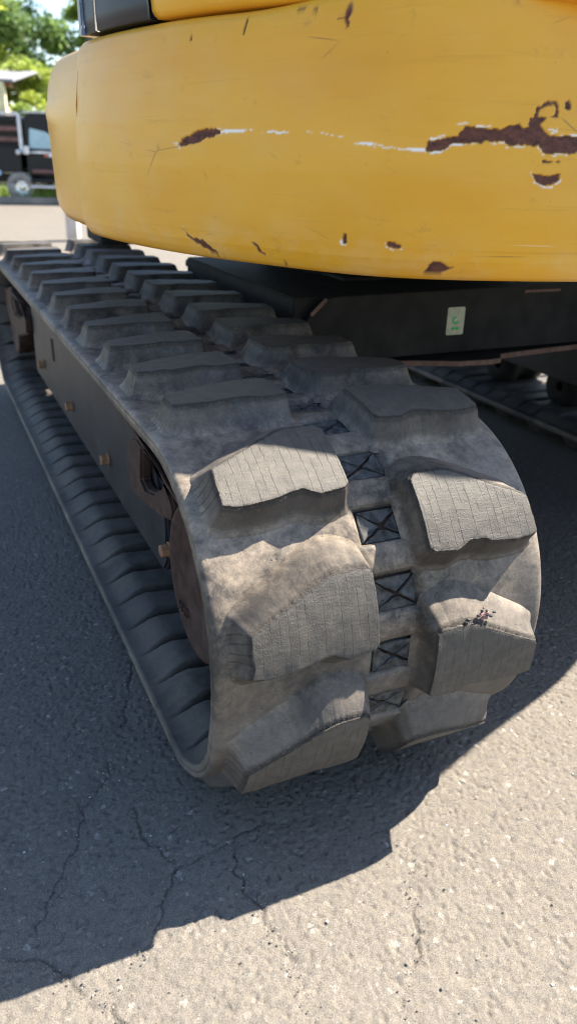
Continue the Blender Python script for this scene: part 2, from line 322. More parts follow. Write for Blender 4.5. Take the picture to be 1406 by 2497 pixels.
# outlines measured on the place (metres): paint damage as (arc length, height), cracks as (x, y), brackets as (y, z)
TAB = {'rust': [[[1.5036,1.0906],[1.5258,1.1025],[1.5383,1.1041],[1.5548,1.1127],[1.597,1.1182],[1.6187,1.113],[1.6151,1.1066],[1.5854,1.1015],[1.57,1.0954],[1.546,1.0901],[1.5121,1.0846]],[[2.0168,1.0872],[2.02,1.1024],[2.0444,1.1094],[2.0624,1.1128],[2.0725,1.1249],[2.0887,1.1245],[2.1308,1.1231],[2.1487,1.1291],[2.1603,1.1306],[2.1705,1.1254],[2.18,1.1257],[2.1768,1.1403],[2.1914,1.1441],[2.2135,1.1414],[2.2084,1.1371],[2.2003,1.1335],[2.2043,1.1243],[2.2228,1.1155],[2.2553,1.1164],[2.2832,1.1138],[2.306,1.1036],[2.2819,1.0942],[2.2601,1.0906],[2.2076,1.0892],[2.1984,1.1006],[2.1625,1.0997],[2.1436,1.0983],[2.1403,1.1055],[2.1099,1.1038],[2.0823,1.1005],[2.0524,1.0989],[2.0418,1.09],[2.0215,1.086]],[[2.1869,1.1427],[2.1896,1.1553],[2.2093,1.1663],[2.2263,1.1648],[2.234,1.1546],[2.23,1.144],[2.2157,1.1423],[2.2222,1.1467],[2.2283,1.1565],[2.2171,1.1624],[2.1969,1.1547],[2.1924,1.1441]],[[2.1919,1.0591],[2.2132,1.0552],[2.2385,1.0593],[2.239,1.0504],[2.2206,1.0406],[2.2053,1.0425],[2.1952,1.0503]],[[2.2043,1.0791],[2.2245,1.0766],[2.2177,1.0729],[2.2061,1.0744]],[[2.2301,1.0785],[2.2394,1.077],[2.2348,1.0742]],[[1.8862,0.9447],[1.8894,0.9545],[1.8949,0.9525],[1.8988,0.9407],[1.8904,0.9377]],[[1.9629,0.946],[1.9873,0.9434],[1.9864,0.9363],[1.9661,0.9367]],[[2.0252,0.8961],[2.0364,0.9063],[2.0405,0.9146],[2.05,0.9173],[2.0755,0.9076],[2.0663,0.901],[2.0521,0.8957],[2.0279,0.8933]],[[1.5037,0.9414],[1.5187,0.9303],[1.5402,0.9209],[1.5694,0.9189],[1.5852,0.9054],[1.6123,0.8931],[1.5889,0.8937],[1.5715,0.9031],[1.5467,0.911],[1.5229,0.9234]],[[1.6917,0.9259],[1.7045,0.9207],[1.7216,0.9027],[1.7089,0.9058]],[[1.767,1.2919],[1.7859,1.2895],[1.7832,1.2852],[1.7701,1.2872]],[[1.8644,1.2755],[1.8702,1.2807],[1.8794,1.2768],[1.8784,1.2689],[1.8736,1.2651],[1.8729,1.2512],[1.8685,1.2489],[1.8652,1.2615],[1.8484,1.2658],[1.8624,1.2664]],[[1.843,0.8977],[1.849,0.8973],[1.8479,0.8946],[1.8443,0.8953]],[[2.1403,1.2751],[2.1433,1.2759],[2.1587,1.2719],[2.1581,1.2699],[2.1425,1.2721]],[[1.7598,0.8952],[1.7753,0.893],[1.77,0.891],[1.7619,0.8923]],[[1.6575,1.2874],[1.6621,1.2863],[1.6614,1.2634],[1.6575,1.2649]],[[1.5261,1.2687],[1.5325,1.2674],[1.5314,1.2605],[1.5266,1.2617]],[[1.7993,1.285],[1.8105,1.2872],[1.8081,1.2792],[1.8029,1.282]],[[2.2412,1.1632],[2.253,1.1657],[2.2576,1.1546],[2.2455,1.1529]]], 'white': [[[1.6188,1.1173],[1.6435,1.116],[1.6914,1.1153],[1.757,1.1134],[1.7822,1.1112],[1.7571,1.1097],[1.6914,1.1111],[1.6435,1.1107],[1.6115,1.1115]],[[1.8124,1.1128],[1.8441,1.1104],[1.8442,1.1091],[1.8125,1.111]],[[1.847,1.1091],[1.882,1.1083],[1.882,1.1069],[1.847,1.1078]],[[1.8997,1.0962],[1.9155,1.0979],[1.947,1.0955],[1.9505,1.0934],[1.9822,1.0911],[2.0156,1.0906],[2.0196,1.1066],[2.0442,1.1115],[2.0445,1.1081],[2.0201,1.1006],[2.0157,1.085],[1.9732,1.0878],[1.945,1.0906],[1.9257,1.0928]],[[2.0381,1.135],[2.0601,1.133],[2.0883,1.1278],[2.135,1.1261],[2.1536,1.1279],[2.1543,1.1229],[2.0888,1.1236],[2.0653,1.1273],[2.049,1.1306]],[[2.0218,1.0834],[2.0443,1.0884],[2.0572,1.0973],[2.0826,1.098],[2.1101,1.1021],[2.1381,1.1037],[2.1377,1.1071],[2.1473,1.1057],[2.1416,1.0961],[2.1653,1.0967],[2.1965,1.0976],[2.2082,1.0858],[2.2607,1.0871],[2.2876,1.0913],[2.2596,1.0932],[2.2073,1.091],[2.1981,1.1028],[2.1409,1.1012],[2.0635,1.1026],[2.019,1.0886]],[[1.491,1.0915],[1.5037,1.0927],[1.5138,1.0846],[1.505,1.083]],[[1.8837,0.9411],[1.8866,0.9471],[1.8905,0.9367],[1.8999,0.9403],[1.8975,0.9362],[1.8867,0.9355]],[[1.9604,0.9468],[1.9662,0.9348],[1.9884,0.9359],[1.9881,0.933],[1.9649,0.9328]],[[2.2122,1.1258],[2.2281,1.1271],[2.2276,1.1212],[2.217,1.1204]],[[2.1878,1.0599],[2.1909,1.0591],[2.1977,1.0468],[2.222,1.0384],[2.2415,1.0505],[2.2419,1.0541],[2.2443,1.0488],[2.2223,1.0362],[2.1961,1.045]],[[1.6043,1.1182],[1.6202,1.1173],[1.6223,1.1096],[1.6136,1.1057],[1.6166,1.112]],[[2.2225,1.1172],[2.2823,1.1181],[2.283,1.1146],[2.223,1.1138]],[[1.501,0.9423],[1.5056,0.9426],[1.5265,0.927],[1.5229,0.9251]]], 'cracks': [[[0.058,-0.149],[0.058,-0.203],[0.048,-0.24],[0.029,-0.298],[0.033,-0.344],[0.043,-0.39],[0.04,-0.437],[0.046,-0.462],[0.044,-0.49],[0.047,-0.526],[0.045,-0.552],[0.036,-0.596]],[[0.048,-0.24],[0.017,-0.251],[-0.005,-0.251],[-0.067,-0.266],[-0.086,-0.294],[-0.099,-0.33],[-0.129,-0.365],[-0.158,-0.404],[-0.182,-0.428],[-0.211,-0.448],[-0.231,-0.437],[-0.248,-0.406],[-0.266,-0.378],[-0.29,-0.347],[-0.342,-0.307]],[[-0.093,-0.097],[-0.091,-0.161],[-0.081,-0.19],[-0.06,-0.242],[-0.07,-0.265]],[[-0.18,-0.05],[-0.184,-0.091],[-0.208,-0.161],[-0.228,-0.198],[-0.265,-0.243],[-0.283,-0.283],[-0.292,-0.302]],[[0.309,-0.36],[0.318,-0.388],[0.303,-0.424],[0.27,-0.487],[0.24,-0.545],[0.221,-0.559],[0.192,-0.582],[0.177,-0.602],[0.159,-0.65]],[[0.054,-0.232],[0.11,-0.23],[0.152,-0.243],[0.198,-0.231]],[[-0.152,1.5],[-0.108,1.523],[-0.057,1.545],[-0.034,1.665],[-0.018,1.572],[-0.015,1.75],[-0.001,1.792]],[[-0.147,1.194],[-0.079,1.234],[-0.069,1.354]],[[0.043,0.573],[0.018,0.345],[-0.052,0.135],[-0.13,-0.026],[-0.184,-0.07]],[[1.219,0.295],[1.162,0.124]],[[-0.211,-0.448],[-0.204,-0.493]]], 'brk': [[[0.47,0.478],[0.428,0.506],[0.377,0.521],[0.325,0.515],[0.206,0.504],[0.143,0.481],[0.119,0.457],[0.133,0.43],[0.22,0.403],[0.377,0.376],[0.466,0.364],[0.477,0.417]],[[0.347,0.5],[0.288,0.514],[0.218,0.504],[0.185,0.492],[0.199,0.472],[0.262,0.44],[0.329,0.422],[0.36,0.433]]], 'brk2': [[[3.046,0.451],[2.647,0.494],[2.349,0.488],[2.145,0.451],[2.164,0.385],[2.503,0.308],[2.724,0.326],[2.928,0.384]],[[2.562,0.482],[2.308,0.494],[2.203,0.458],[2.335,0.421],[2.537,0.4],[2.604,0.437]]]}
# ---------------------------------------------------------------- ground
def polyline_dist(X, Y, P, wob=0.004, seed=0):
    """distance of points to a wandering polyline; P is refined with noise"""
    P = np.array(P); out = [P[0]]
    for a, b in zip(P[:-1], P[1:]):
        n = max(2, int(np.hypot(*(b - a)) / .008)); t = np.linspace(0, 1, n + 1)[1:]
        out += list(a + (b - a) * t[:, None])
    out = np.array(out); d = np.gradient(out, axis=0); d /= np.linalg.norm(d, axis=1)[:, None] + 1e-9
    k = np.arange(len(out)); off = (vnoise(k * .45, k * 0 + seed, 5) - .5) * 4 * wob
    out = out + np.c_[-d[:, 1], d[:, 0]] * off[:, None]
    D = np.full(X.shape, 1.0)
    lo = out.min(0) - .03; hi = out.max(0) + .03
    msk = (X > lo[0]) & (X < hi[0]) & (Y > lo[1]) & (Y < hi[1]); x = X[msk]; y = Y[msk]; dd = np.full(x.shape, 1.0)
    for a, b in zip(out[:-1], out[1:]):
        near = (np.abs(x - a[0]) < .04) & (np.abs(y - a[1]) < .04)
        if not near.any(): continue
        ab = b - a; L2 = (ab ** 2).sum() + 1e-12; xx = x[near]; yy = y[near]
        t = np.clip(((xx - a[0]) * ab[0] + (yy - a[1]) * ab[1]) / L2, 0, 1)
        dd[near] = np.minimum(dd[near], np.hypot(xx - a[0] - t * ab[0], yy - a[1] - t * ab[1]))
    D[msk] = dd; return D

STEP = .0033
gx = np.r_[-600, -200, -80, -40, -20, -10, -5, -3, -2, -1.5, -1.2, np.arange(-.95, 1.75, STEP), 1.8, 1.95, 2.2, 2.6, 3.2, 4, 5, 7, 10, 20, 40, 80, 200, 600]
gy = np.r_[-600, -200, -80, -40, -20, -10, -5, -3, -2, -1.5, -1.1, np.arange(-.86, .95, STEP), np.arange(.96, 2.4, .012), 2.5, 2.7, 3, 3.5, 4, 5, 6, 8, 10, 14, 20, 30, 50, 90, 200, 600]
X, Y = np.meshgrid(gx, gy, indexing='ij')
fade = sst(-.94, -.88, X) * sst(1.74, 1.68, X) * sst(-.85, -.80, Y) * sst(2.3, .9, Y)
wx = X + .004 * vnoise(X * 90, Y * 90, 1); wy = Y + .004 * vnoise(X * 90, Y * 90, 2)
f1, f2, cid = worley(wx / .0105, wy / .0105, 11)
g1, g2, cid2 = worley(wx / .0058, wy / .0058, 31)
h = .0022 * (cid ** 2 - .3) * sst(0, .22, f2 - f1) + .0019 * (cid2 - .3) * sst(0, .3, g2 - g1) + .0012 * (fbm(X * 22, Y * 22, 3, 4) - .5) + .007 * (fbm(X * 3, Y * 3, 2, 9) - .5)
pits = sst(.78, .86, vnoise(X * 130, Y * 130, 21)); h = h - .0035 * pits
crack = np.zeros(X.shape)
for i, P in enumerate(TAB['cracks']):
    D = polyline_dist(X, Y, P, .004, i * 7)
    wv = .0010 + .0032 * vnoise(X * 18, Y * 18, 3 + i)
    c = sst(1.0, .25, D / wv) * sst(.35, .6, vnoise(X * 13, Y * 13, 60 + i)); crack = np.maximum(crack, c * (.8 if i in (1, 2, 3, 8) else 1.0))
    h = h - (.0045 if i in (1, 2, 3, 8) else .006) * c - .0015 * sst(.03, .0, D)
Z = h * .75 * fade - .0035 * (1 - fade) - .006 * sst(2.5, 4.0, np.abs(Y))
ground = mesh_np('ground', np.stack([X, Y, Z - .016], -1).reshape(-1, 3), gridF(len(gx), len(gy)), M['asphalt'], attrs={'crack': crack * fade})
tag(ground, kind='structure')

# loose grit in the cracks and on the asphalt (nobody could count it)
def grit():
    ico = [(0, 0, 1), (.89, 0, .45), (.28, .85, .45), (-.72, .53, .45), (-.72, -.53, .45), (.28, -.85, .45), (.72, .53, -.45), (-.28, .85, -.45), (-.89, 0, -.45), (-.28, -.85, -.45), (.72, -.53, -.45), (0, 0, -1)]
    IF = [(0, 1, 2), (0, 2, 3), (0, 3, 4), (0, 4, 5), (0, 5, 1), (1, 6, 2), (2, 7, 3), (3, 8, 4), (4, 9, 5), (5, 10, 1), (2, 6, 7), (3, 7, 8), (4, 8, 9), (5, 9, 10), (1, 10, 6), (11, 7, 6), (11, 8, 7), (11, 9, 8), (11, 10, 9), (11, 6, 10)]
    ico = np.array(ico); pts = []
    for k in range(1500):
        pts.append((random.uniform(-.85, 1.7), random.uniform(-.8, 1.5), random.choice((.0009, .0012, .0015, .0024))))
    for P in TAB['cracks']:
        for a, b in zip(P[:-1], P[1:]):
            for k in range(int(math.dist(a, b) / .0055)):
                t = random.random(); pts.append((a[0] + (b[0] - a[0]) * t + random.gauss(0, .007), a[1] + (b[1] - a[1]) * t + random.gauss(0, .007), random.uniform(.0008, .0019)))
    V = []; F = []; tone = []
    for (x, y, r) in pts:
        if 0 < x < .6 and -.3 < y < 3 and not (x > .6): continue
        q = ico * (1 + RNG.uniform(-.25, .25, (12, 1))) * r * RNG.uniform(.7, 1.3, 3) * (1, 1, .7)
        b = len(V) * 12; V.append(q + (x, y, r * .3 - .015)); F += [(i + b, j + b, k + b) for i, j, k in IF]; tone += [random.random()] * 12
    m = NB('grit'); t = m.attr('tone')
    m.set(m.ramp(t, [(0, (.10, .095, .088)), (.6, (.155, .14, .12)), (.93, (.23, .21, .18)), (1, (.5, .48, .46))]), .8)
    tag(mesh_np('grit', np.concatenate(V), np.array(F), m.m, smooth=False, attrs={'tone': tone}), 'loose grit and small pale stones scattered over the cracked asphalt', 'grit', kind='stuff')
grit()

# a few bigger loose stones, each its own
STN = [(1.03, -.06, .008), (1.00, -.08, .006), (.98, .62, .008), (1.32, 1.02, .011), (1.62, 1.30, .012)]
stone_lab = ['dark broken stone lying in the sun beyond the shadow edge at the right', 'pale stone chip beside the dark broken stone in the sun', 'small pale stone in the shade right of the front track', 'pale pebble in the deep shade under the machine', 'white pebble beside the far track under the machine']
stone_m = [simple('stone_dark', (.12, .10, .09), .85, 0, .3, 90), simple('stone_pale', (.46, .40, .35), .8, 0, .2, 90)]
for i, (x, y, r) in enumerate(STN):
    bm = bmesh.new(); bmesh.ops.create_icosphere(bm, subdivisions=2, radius=r)
    for v in bm.verts:
        k = 1 + .35 * (vnoise(np.array([v.co.x * 130 + i * 5.]), np.array([v.co.y * 130 + v.co.z * 90.]), i)[0] - .5); v.co *= k; v.co.z *= .6
    o = bm_obj('stone', bm, stone_m[0 if i == 0 else 1]); o.location = (x, y, r * .35 - .014)
    tag(o, stone_lab[i], 'stone', 'loose stones on the asphalt')

# ---------------------------------------------------------------- excavator
exc = tag(empty('excavator', (1.31, 1.32, 0)), 'large worn yellow tracked excavator with rust-chipped counterweight and rubber tracks', 'excavator')
OFF = Vector((-1.31, -1.32, 0))
def part(o, parent=exc):
    """parts are modelled in world coordinates; shift them under the Empty"""
    o.location = OFF; return o

TW = .60; RC = .3062; LH = .046; LS = 2.638; PIT = (2 * LS + 2 * math.pi * RC) / 32; ZC = .3482; LA = math.pi * RC; TOT = 32 * PIT
def path(x, s, dr):
    x, s, dr = np.broadcast_arrays(np.asarray(x, float), np.asarray(s, float), np.asarray(dr, float))
    s = np.mod(s, TOT); R = RC + dr
    out = np.zeros(s.shape + (3,)); out[..., 0] = x
    a = s < LA; th = s / RC
    sag = .012 * sst(1.75, 2.2, th) * sst(3.14, 2.75, th); R = np.where(a, R + sag, R)
    out[a, 1] = (-R * np.sin(th))[a]; out[a, 2] = (ZC + R * np.cos(th))[a]
    b = (s >= LA) & (s < LA + LS); out[b, 1] = (s - LA)[b]; out[b, 2] = (ZC - R)[b]
    c = (s >= LA + LS) & (s < 2 * LA + LS); t2 = (s - LA - LS) / RC
    out[c, 1] = (LS + R * np.sin(t2))[c]; out[c, 2] = (ZC - R * np.cos(t2))[c]
    d = s >= 2 * LA + LS; out[d, 1] = (TOT - s)[d]; out[d, 2] = (ZC + R)[d]
    return out

track = empty('rubber_track'); track.parent = exc; track.location = OFF
# belt ------------------------------------------------
def belt():
    ns = 32 * 60; s = np.arange(ns) / ns * TOT
    outer = [(.0, -.025), (.0, -.014), (.0022, -.0115), (.0, -.0100), (.0, -.0055), (.002, -.0025), (.006, -.0008), (.014, 0)] + [(x, 0) for x in np.linspace(.03, .245, 12)] + \
            [(.258, -.001), (.263, -.004), (.266, -.012), (.270, -.0195), (.276, -.0215), (.29, -.0218), (.31, -.0218), (.33, -.0218), (.344, -.0215), (.350, -.019), (.354, -.012), (.358, -.004), (.364, -.001)] + \
            [(x, 0) for x in np.linspace(.37, .57, 12)] + [(.586, 0), (.594, -.0008), (.598, -.0025), (.6, -.0055), (.6, -.014), (.6, -.025)]
    inner = [(x, -.026) for x in np.linspace(.594, .006, 44)]
    Pp = np.array(outer + inner); npf = len(Pp); no = len(outer)
    Xx = np.repeat(Pp[:, 0][None], ns, 0); D = np.repeat(Pp[:, 1][None], ns, 0).copy(); Sg = np.repeat(s[:, None], npf, 1)
    inn = np.zeros(npf, bool); inn[no:] = True
    # iron-core humps on the inside, with troughs that open towards the middle
    q = Xx / TW; e = np.minimum(q, 1 - q)
    ph = np.mod(Sg / (PIT / 2) + .32, 1.0); ph = np.abs(ph - .5) * 2          # 0 at the hump centre, 1 at the trough
    A = .030 * sst(.02, .15, e); wdt = .0 + .30 * sst(.05, .26, e)
    hump = 1 - sst(1.0 - wdt - .10, 1.0 - wdt * .75, ph)
    D -= np.where(inn[None], A * hump + .002 * sst(.02, .08, e), 0)
    # soft waviness of the outside
    D += np.where(inn[None], 0, (fbm(Xx * 14, Sg * 9, 3, 3) - .5) * .004 * sst(.0, .03, np.minimum(Xx, TW - Xx)))
    lf = np.cos((Sg - .2180 + .045) / PIT * 2 * np.pi); rt = np.cos((Sg - .3270 + .045) / PIT * 2 * np.pi)
    dip = np.where(Xx < .3, lf, rt) * .5 - .5
    D += np.where(inn[None], 0, .004 * dip * sst(.012, .06, np.minimum(Xx, TW - Xx)) * sst(.052, .075, np.abs(Xx - .308)))
    edge = (np.minimum(Xx, TW - Xx) < .001)
    Xx = Xx + np.where(edge, (fbm(Sg * 40, D * 300, 3, 8) - .5) * .0022, 0)
    return mesh_np('belt', path(Xx, Sg, D).reshape(-1, 3), gridF(ns, npf, True, True)[:, ::-1], M['rubber'], track)
belt_o = belt()
belt_o.data.materials.append(M['inner'])
def belt_inner_mat(me):
    npf = 50; 
# inside faces get the darker rubber
_me = belt_o.data; _n = len(_me.polygons); _k = _n // (32 * 60); _ix = np.tile((np.arange(_k) >= _k - 44).astype(np.int32), 32 * 60)
_me.polygons.foreach_set('material_index', _ix)

TOP = [(.040, -.004), (.041, -.030), (.043, -.060), (.075, -.073), (.106, -.086), (.136, -.099), (.166, -.112), (.186, -.117), (.212, -.118), (.236, -.118), (.246, -.110), (.247, -.080), (.247, -.045), (.247, -.010), (.240, -.004), (.215, -.002), (.197, .000), (.184, -.005), (.171, -.011), (.150, -.009), (.132, -.004), (.105, -.001), (.080, .001), (.058, .000)]
BASE = [(.012, .022), (.012, -.025), (.014, -.092), (.050, -.113), (.095, -.139), (.130, -.159), (.162, -.178), (.186, -.186), (.215, -.184), (.250, -.168), (.262, -.132), (.267, -.085), (.267, -.045), (.266, .008), (.256, .030), (.222, .036), (.198, .038), (.182, .034), (.168, .030), (.148, .030), (.130, .035), (.103, .038), (.070, .038), (.030, .036)]
WALL = [(.0, 1.0), (.035, .975), (.09, .87), (.18, .71), (.27, .55), (.36, .40), (.46, .255), (.56, .135), (.67, .055), (.80, .0), (1.0, -.12)]
def lug(k, right, res):
    n = {2: 12, 1: 6, 0: 2}[res]
    T = np.array(TOP); B = np.array(BASE); m = len(T)
    idx = np.arange(m * n) / n; i0 = idx.astype(int); f = (idx - i0)[:, None]; i1 = (i0 + 1) % m
    Tp = T[i0] * (1 - f) + T[i1] * f; Bp = B[i0] * (1 - f) + B[i1] * f
    ker = 2 * n // 6 * 2 + 1
    def smooth(P, w):
        return sum(np.roll(P, j, 0) for j in range(-w, w + 1)) / (2 * w + 1)
    if n > 2: Tp = smooth(Tp, max(1, n // 8)); Bp = smooth(Bp, max(1, n // 5)); Bp = Tp + (Bp - Tp) * .9
    if n > 2: Tp = Tp + (RNG.random(Tp.shape) - .5) * .0008 + .0013 * (np.c_[fbm(Tp[:, 0] * 60 + 31 * k, Tp[:, 1] * 60, 3, k), fbm(Tp[:, 0] * 60, Tp[:, 1] * 60 + 31 * k, 3, k + 50)] - .5)
    if res == 2:
        for _ in range(RNG.integers(1, 4)):
            j = RNG.integers(0, len(Tp)); w = RNG.integers(3, 7); kk_ = np.arange(-w, w + 1); dep = RNG.uniform(.001, .0035) * (1 - (np.abs(kk_) / (w + 1.)) ** 2)
            ii = (j + kk_) % len(Tp); Tp[ii] += (np.array((.145, -.055)) - Tp[ii]) / (np.linalg.norm(np.array((.145, -.055)) - Tp[ii], axis=1)[:, None]) * dep[:, None]
    c = np.array((.145, -.055)); rings = []; hs = []; tp = []; ed = []
    tl = [0, .3, .55, .75, .88, .965, 1.0] if res == 2 else ([0, .5, .85, 1.0] if res == 1 else [0, 1.0])
    spine = np.c_[np.clip(Tp[:, 0], .06, .235), -.004 - (.03 + .075 * np.clip((Tp[:, 0] - .06) / .12, 0, 1)) * .5]
    for t in tl:
        rings.append(spine * (1 - t) + Tp * t); hs.append(np.full(len(Tp), 1.0)); tp.append(1.0); ed.append(1.0 if t >= .99 else 0.0)
    hs[-1] = np.full(len(Tp), .985)
    if res: rings.append(Tp + (Bp - Tp) * .022); hs.append(.93 - .05 * RNG.random(len(Tp)) * (res == 2)); tp.append(0.25); ed.append(1.0)
    dv = Bp - Tp; lw = sst(.45, .85, -dv[:, 1] / (np.linalg.norm(dv, axis=1) + 1e-9)) * sst(.03, .08, Tp[:, 0])
    for t, hh in (WALL[2:] if res else WALL[2::2]):
        rings.append(Tp + (Bp - Tp) * t); hs.append(hh * (1 - lw) + np.interp(t, [0, .9, 1.0], [1.0, .10, -.10]) * lw); tp.append(0.0); ed.append(.6 if t < .15 else 0)
    R = np.stack(rings); H = np.stack(hs) * LH
    if res: 
        H = H + (fbm(R[..., 0] * 45 + 7 * k, R[..., 1] * 45, 3, k) - .5) * .0022
    x = R[..., 0]; srel = R[..., 1]
    base = ((.3270 if right else .2180) + PIT * k)
    if right: x = TW - x
    nr, npt = x.shape
    V = path(x, base + srel, H).reshape(-1, 3)
    F = gridF(nr, npt, False, True)
    if not right: F = F[:, ::-1]
    uv = np.stack([R[..., 0], srel], -1).reshape(-1, 2)
    tpa = np.repeat(np.array(tp)[:, None], npt, 1); eda = np.repeat(np.array(ed)[:, None], npt, 1)
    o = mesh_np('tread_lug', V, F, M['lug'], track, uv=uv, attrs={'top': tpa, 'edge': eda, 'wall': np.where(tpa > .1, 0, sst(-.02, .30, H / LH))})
    me = o.data; ev = np.empty(len(me.edges) * 2, np.int32); me.edges.foreach_get('vertices', ev); ev = ev.reshape(-1, 2) // npt
    rr = len(tl) - 1; shp = (ev[:, 0] == ev[:, 1]) & (ev[:, 0] == rr)
    at = me.attributes.new('sharp_edge', 'BOOLEAN', 'EDGE'); at.data.foreach_set('value', shp)
    return o
lugs = []
for k in range(32):
    for right in (False, True):
        kk = (k + 8) % 32 - 8
        res = 2 if -2 <= kk <= 2 else (1 if -14 <= kk < 4 else 0)
        lugs.append(lug(k, right, res))

# cross bars of the middle channel --------------------
def bar(k):
    c = .209 + PIT / 2 * (k + (0)); w = [(-.033, -.026), (-.0305, -.018), (-.029, -.009), (-.0275, -.002), (-.0245, .0018), (-.019, .0030), (-.009, .0032), (.002, .0030), (.012, .0022), (.019, .0004), (.0235, -.004), (.0265, -.012), (.030, -.022), (.033, -.026)]
    xs = np.array([.250, .262, .272, .285, .298, .31, .322, .335, .347, .356, .366]); A = np.array(w)
    Xg, Sg = np.meshgrid(xs, A[:, 0] + c, indexing='ij'); D = np.repeat(A[:, 1][None], len(xs), 0)
    D = D + (fbm(Xg * 60, Sg * 60, 3, k) - .5) * .004 - .0022 * np.sin((Xg - .25) / .116 * np.pi)
    D[0] -= .004; D[-1] -= .004
    mesh_np('cross_bar', path(Xg, Sg, D).reshape(-1, 3), gridF(*Xg.shape), M['rubber'], track)
def pad(k):
    c = .1525 + PIT / 2 * k; cx = .308; hw = .039; hl = .026
    # rusty core plate under the slits
    xs = np.linspace(cx - .039, cx + .039, 6); ss = np.linspace(c - .032, c + .032, 6); Xg, Sg = np.meshgrid(xs, ss, indexing='ij')
    mesh_np('core_plate', path(Xg, Sg, Xg * 0 - .0150).reshape(-1, 3), gridF(6, 6), M['core'], track)
    if not (-2 <= k <= 7 or k >= 58): return
    rr = random.Random(k); V = []; F = []
    cc = [(-hw, -hl), (hw, -hl), (hw, hl), (-hw, hl)]; mx = rr.uniform(-.003, .003); my = rr.uniform(-.003, .003)
    for i in range(4):
        a = np.array(cc[i]); b = np.array(cc[(i + 1) % 4]); o = np.array((mx, my)); mid = (a + b) / 2 - o; mid = mid / np.linalg.norm(mid)
        g = rr.uniform(.0018, .0030); tz = rr.uniform(-.0008, .0016); P = []
        al = (b - a) / np.linalg.norm(b - a)
        for t in (1, .75, .5, .25): P.append(o + (a - o) * t + al * g * (.35 + (1 - t) * 1.2) + mid * g * .2 + rr.uniform(-.0007, .0007))
        P.append(o + mid * g * 1.9)
        for t in (.25, .5, .75, 1): P.append(o + (b - o) * t - al * g * (.35 + (1 - t) * 1.2) + mid * g * .2 + rr.uniform(-.0007, .0007))
        P = np.array(P); cen = P.mean(0); n = len(P)
        rings = [(P, -.0149), (P, -.0095), (P + (cen - P) * .05, -.0072), (P + (cen - P) * .14, -.0064), (P + (cen - P) * .30, -.0088), (P + (cen - P) * .7, -.0100), (P * 0 + cen, -.0102)]
        b0 = len(V)
        for Q, h in rings:
            q = path(cx + Q[:, 0] + .0008 * np.sin(Q[:, 1] * 400 + k), c + Q[:, 1] + .0008 * np.sin(Q[:, 0] * 350 + i), h + tz * (h > -.02)); V += list(q)
        F += [tuple(int(z) + b0 for z in f[::-1]) for f in gridF(len(rings), n, False, True)]
    mesh_np('slit_pad', V, np.array(F), M['pad'], track)
for k in range(64): bar(k)
for k in range(64): pad(k if k < 60 else k)

# crumbs of dried mud caught on the ramp of one right-hand lug
crumb_m = [simple('dried_mud', (.06, .055, .055), .9, 0, .5, 200), simple('reddish_mud', (.26, .15, .14), .9, 0, .4, 200)]
for i_ in range(16):
    cx_ = random.choice((.408, .446)) + random.gauss(0, .009); p_ = path(cx_, .4270 + random.gauss(0, .0035), .043)
    bm = bmesh.new(); bmesh.ops.create_icosphere(bm, subdivisions=1, radius=random.uniform(.002, .0042))
    for v in bm.verts: v.co *= random.uniform(.7, 1.3)
    bmesh.ops.translate(bm, vec=tuple(float(q) for q in p_), verts=bm.verts)
    bm_obj('mud_crumb', bm, crumb_m[1 if (cx_ > .43 and i_ % 2) else 0], track)

# far track: copies of every piece, mirrored about the machine's middle
track2 = track.copy(); COL.objects.link(track2); track2.parent = exc
track2.location = OFF + Vector((2.62, 0, 0)); track2.scale = (-1, 1, 1)
for ch in list(track.children):
    if ch.name.startswith(('slit_pad', 'core_plate', 'mud_crumb')): continue
    c = ch.copy(); COL.objects.link(c); c.parent = track2

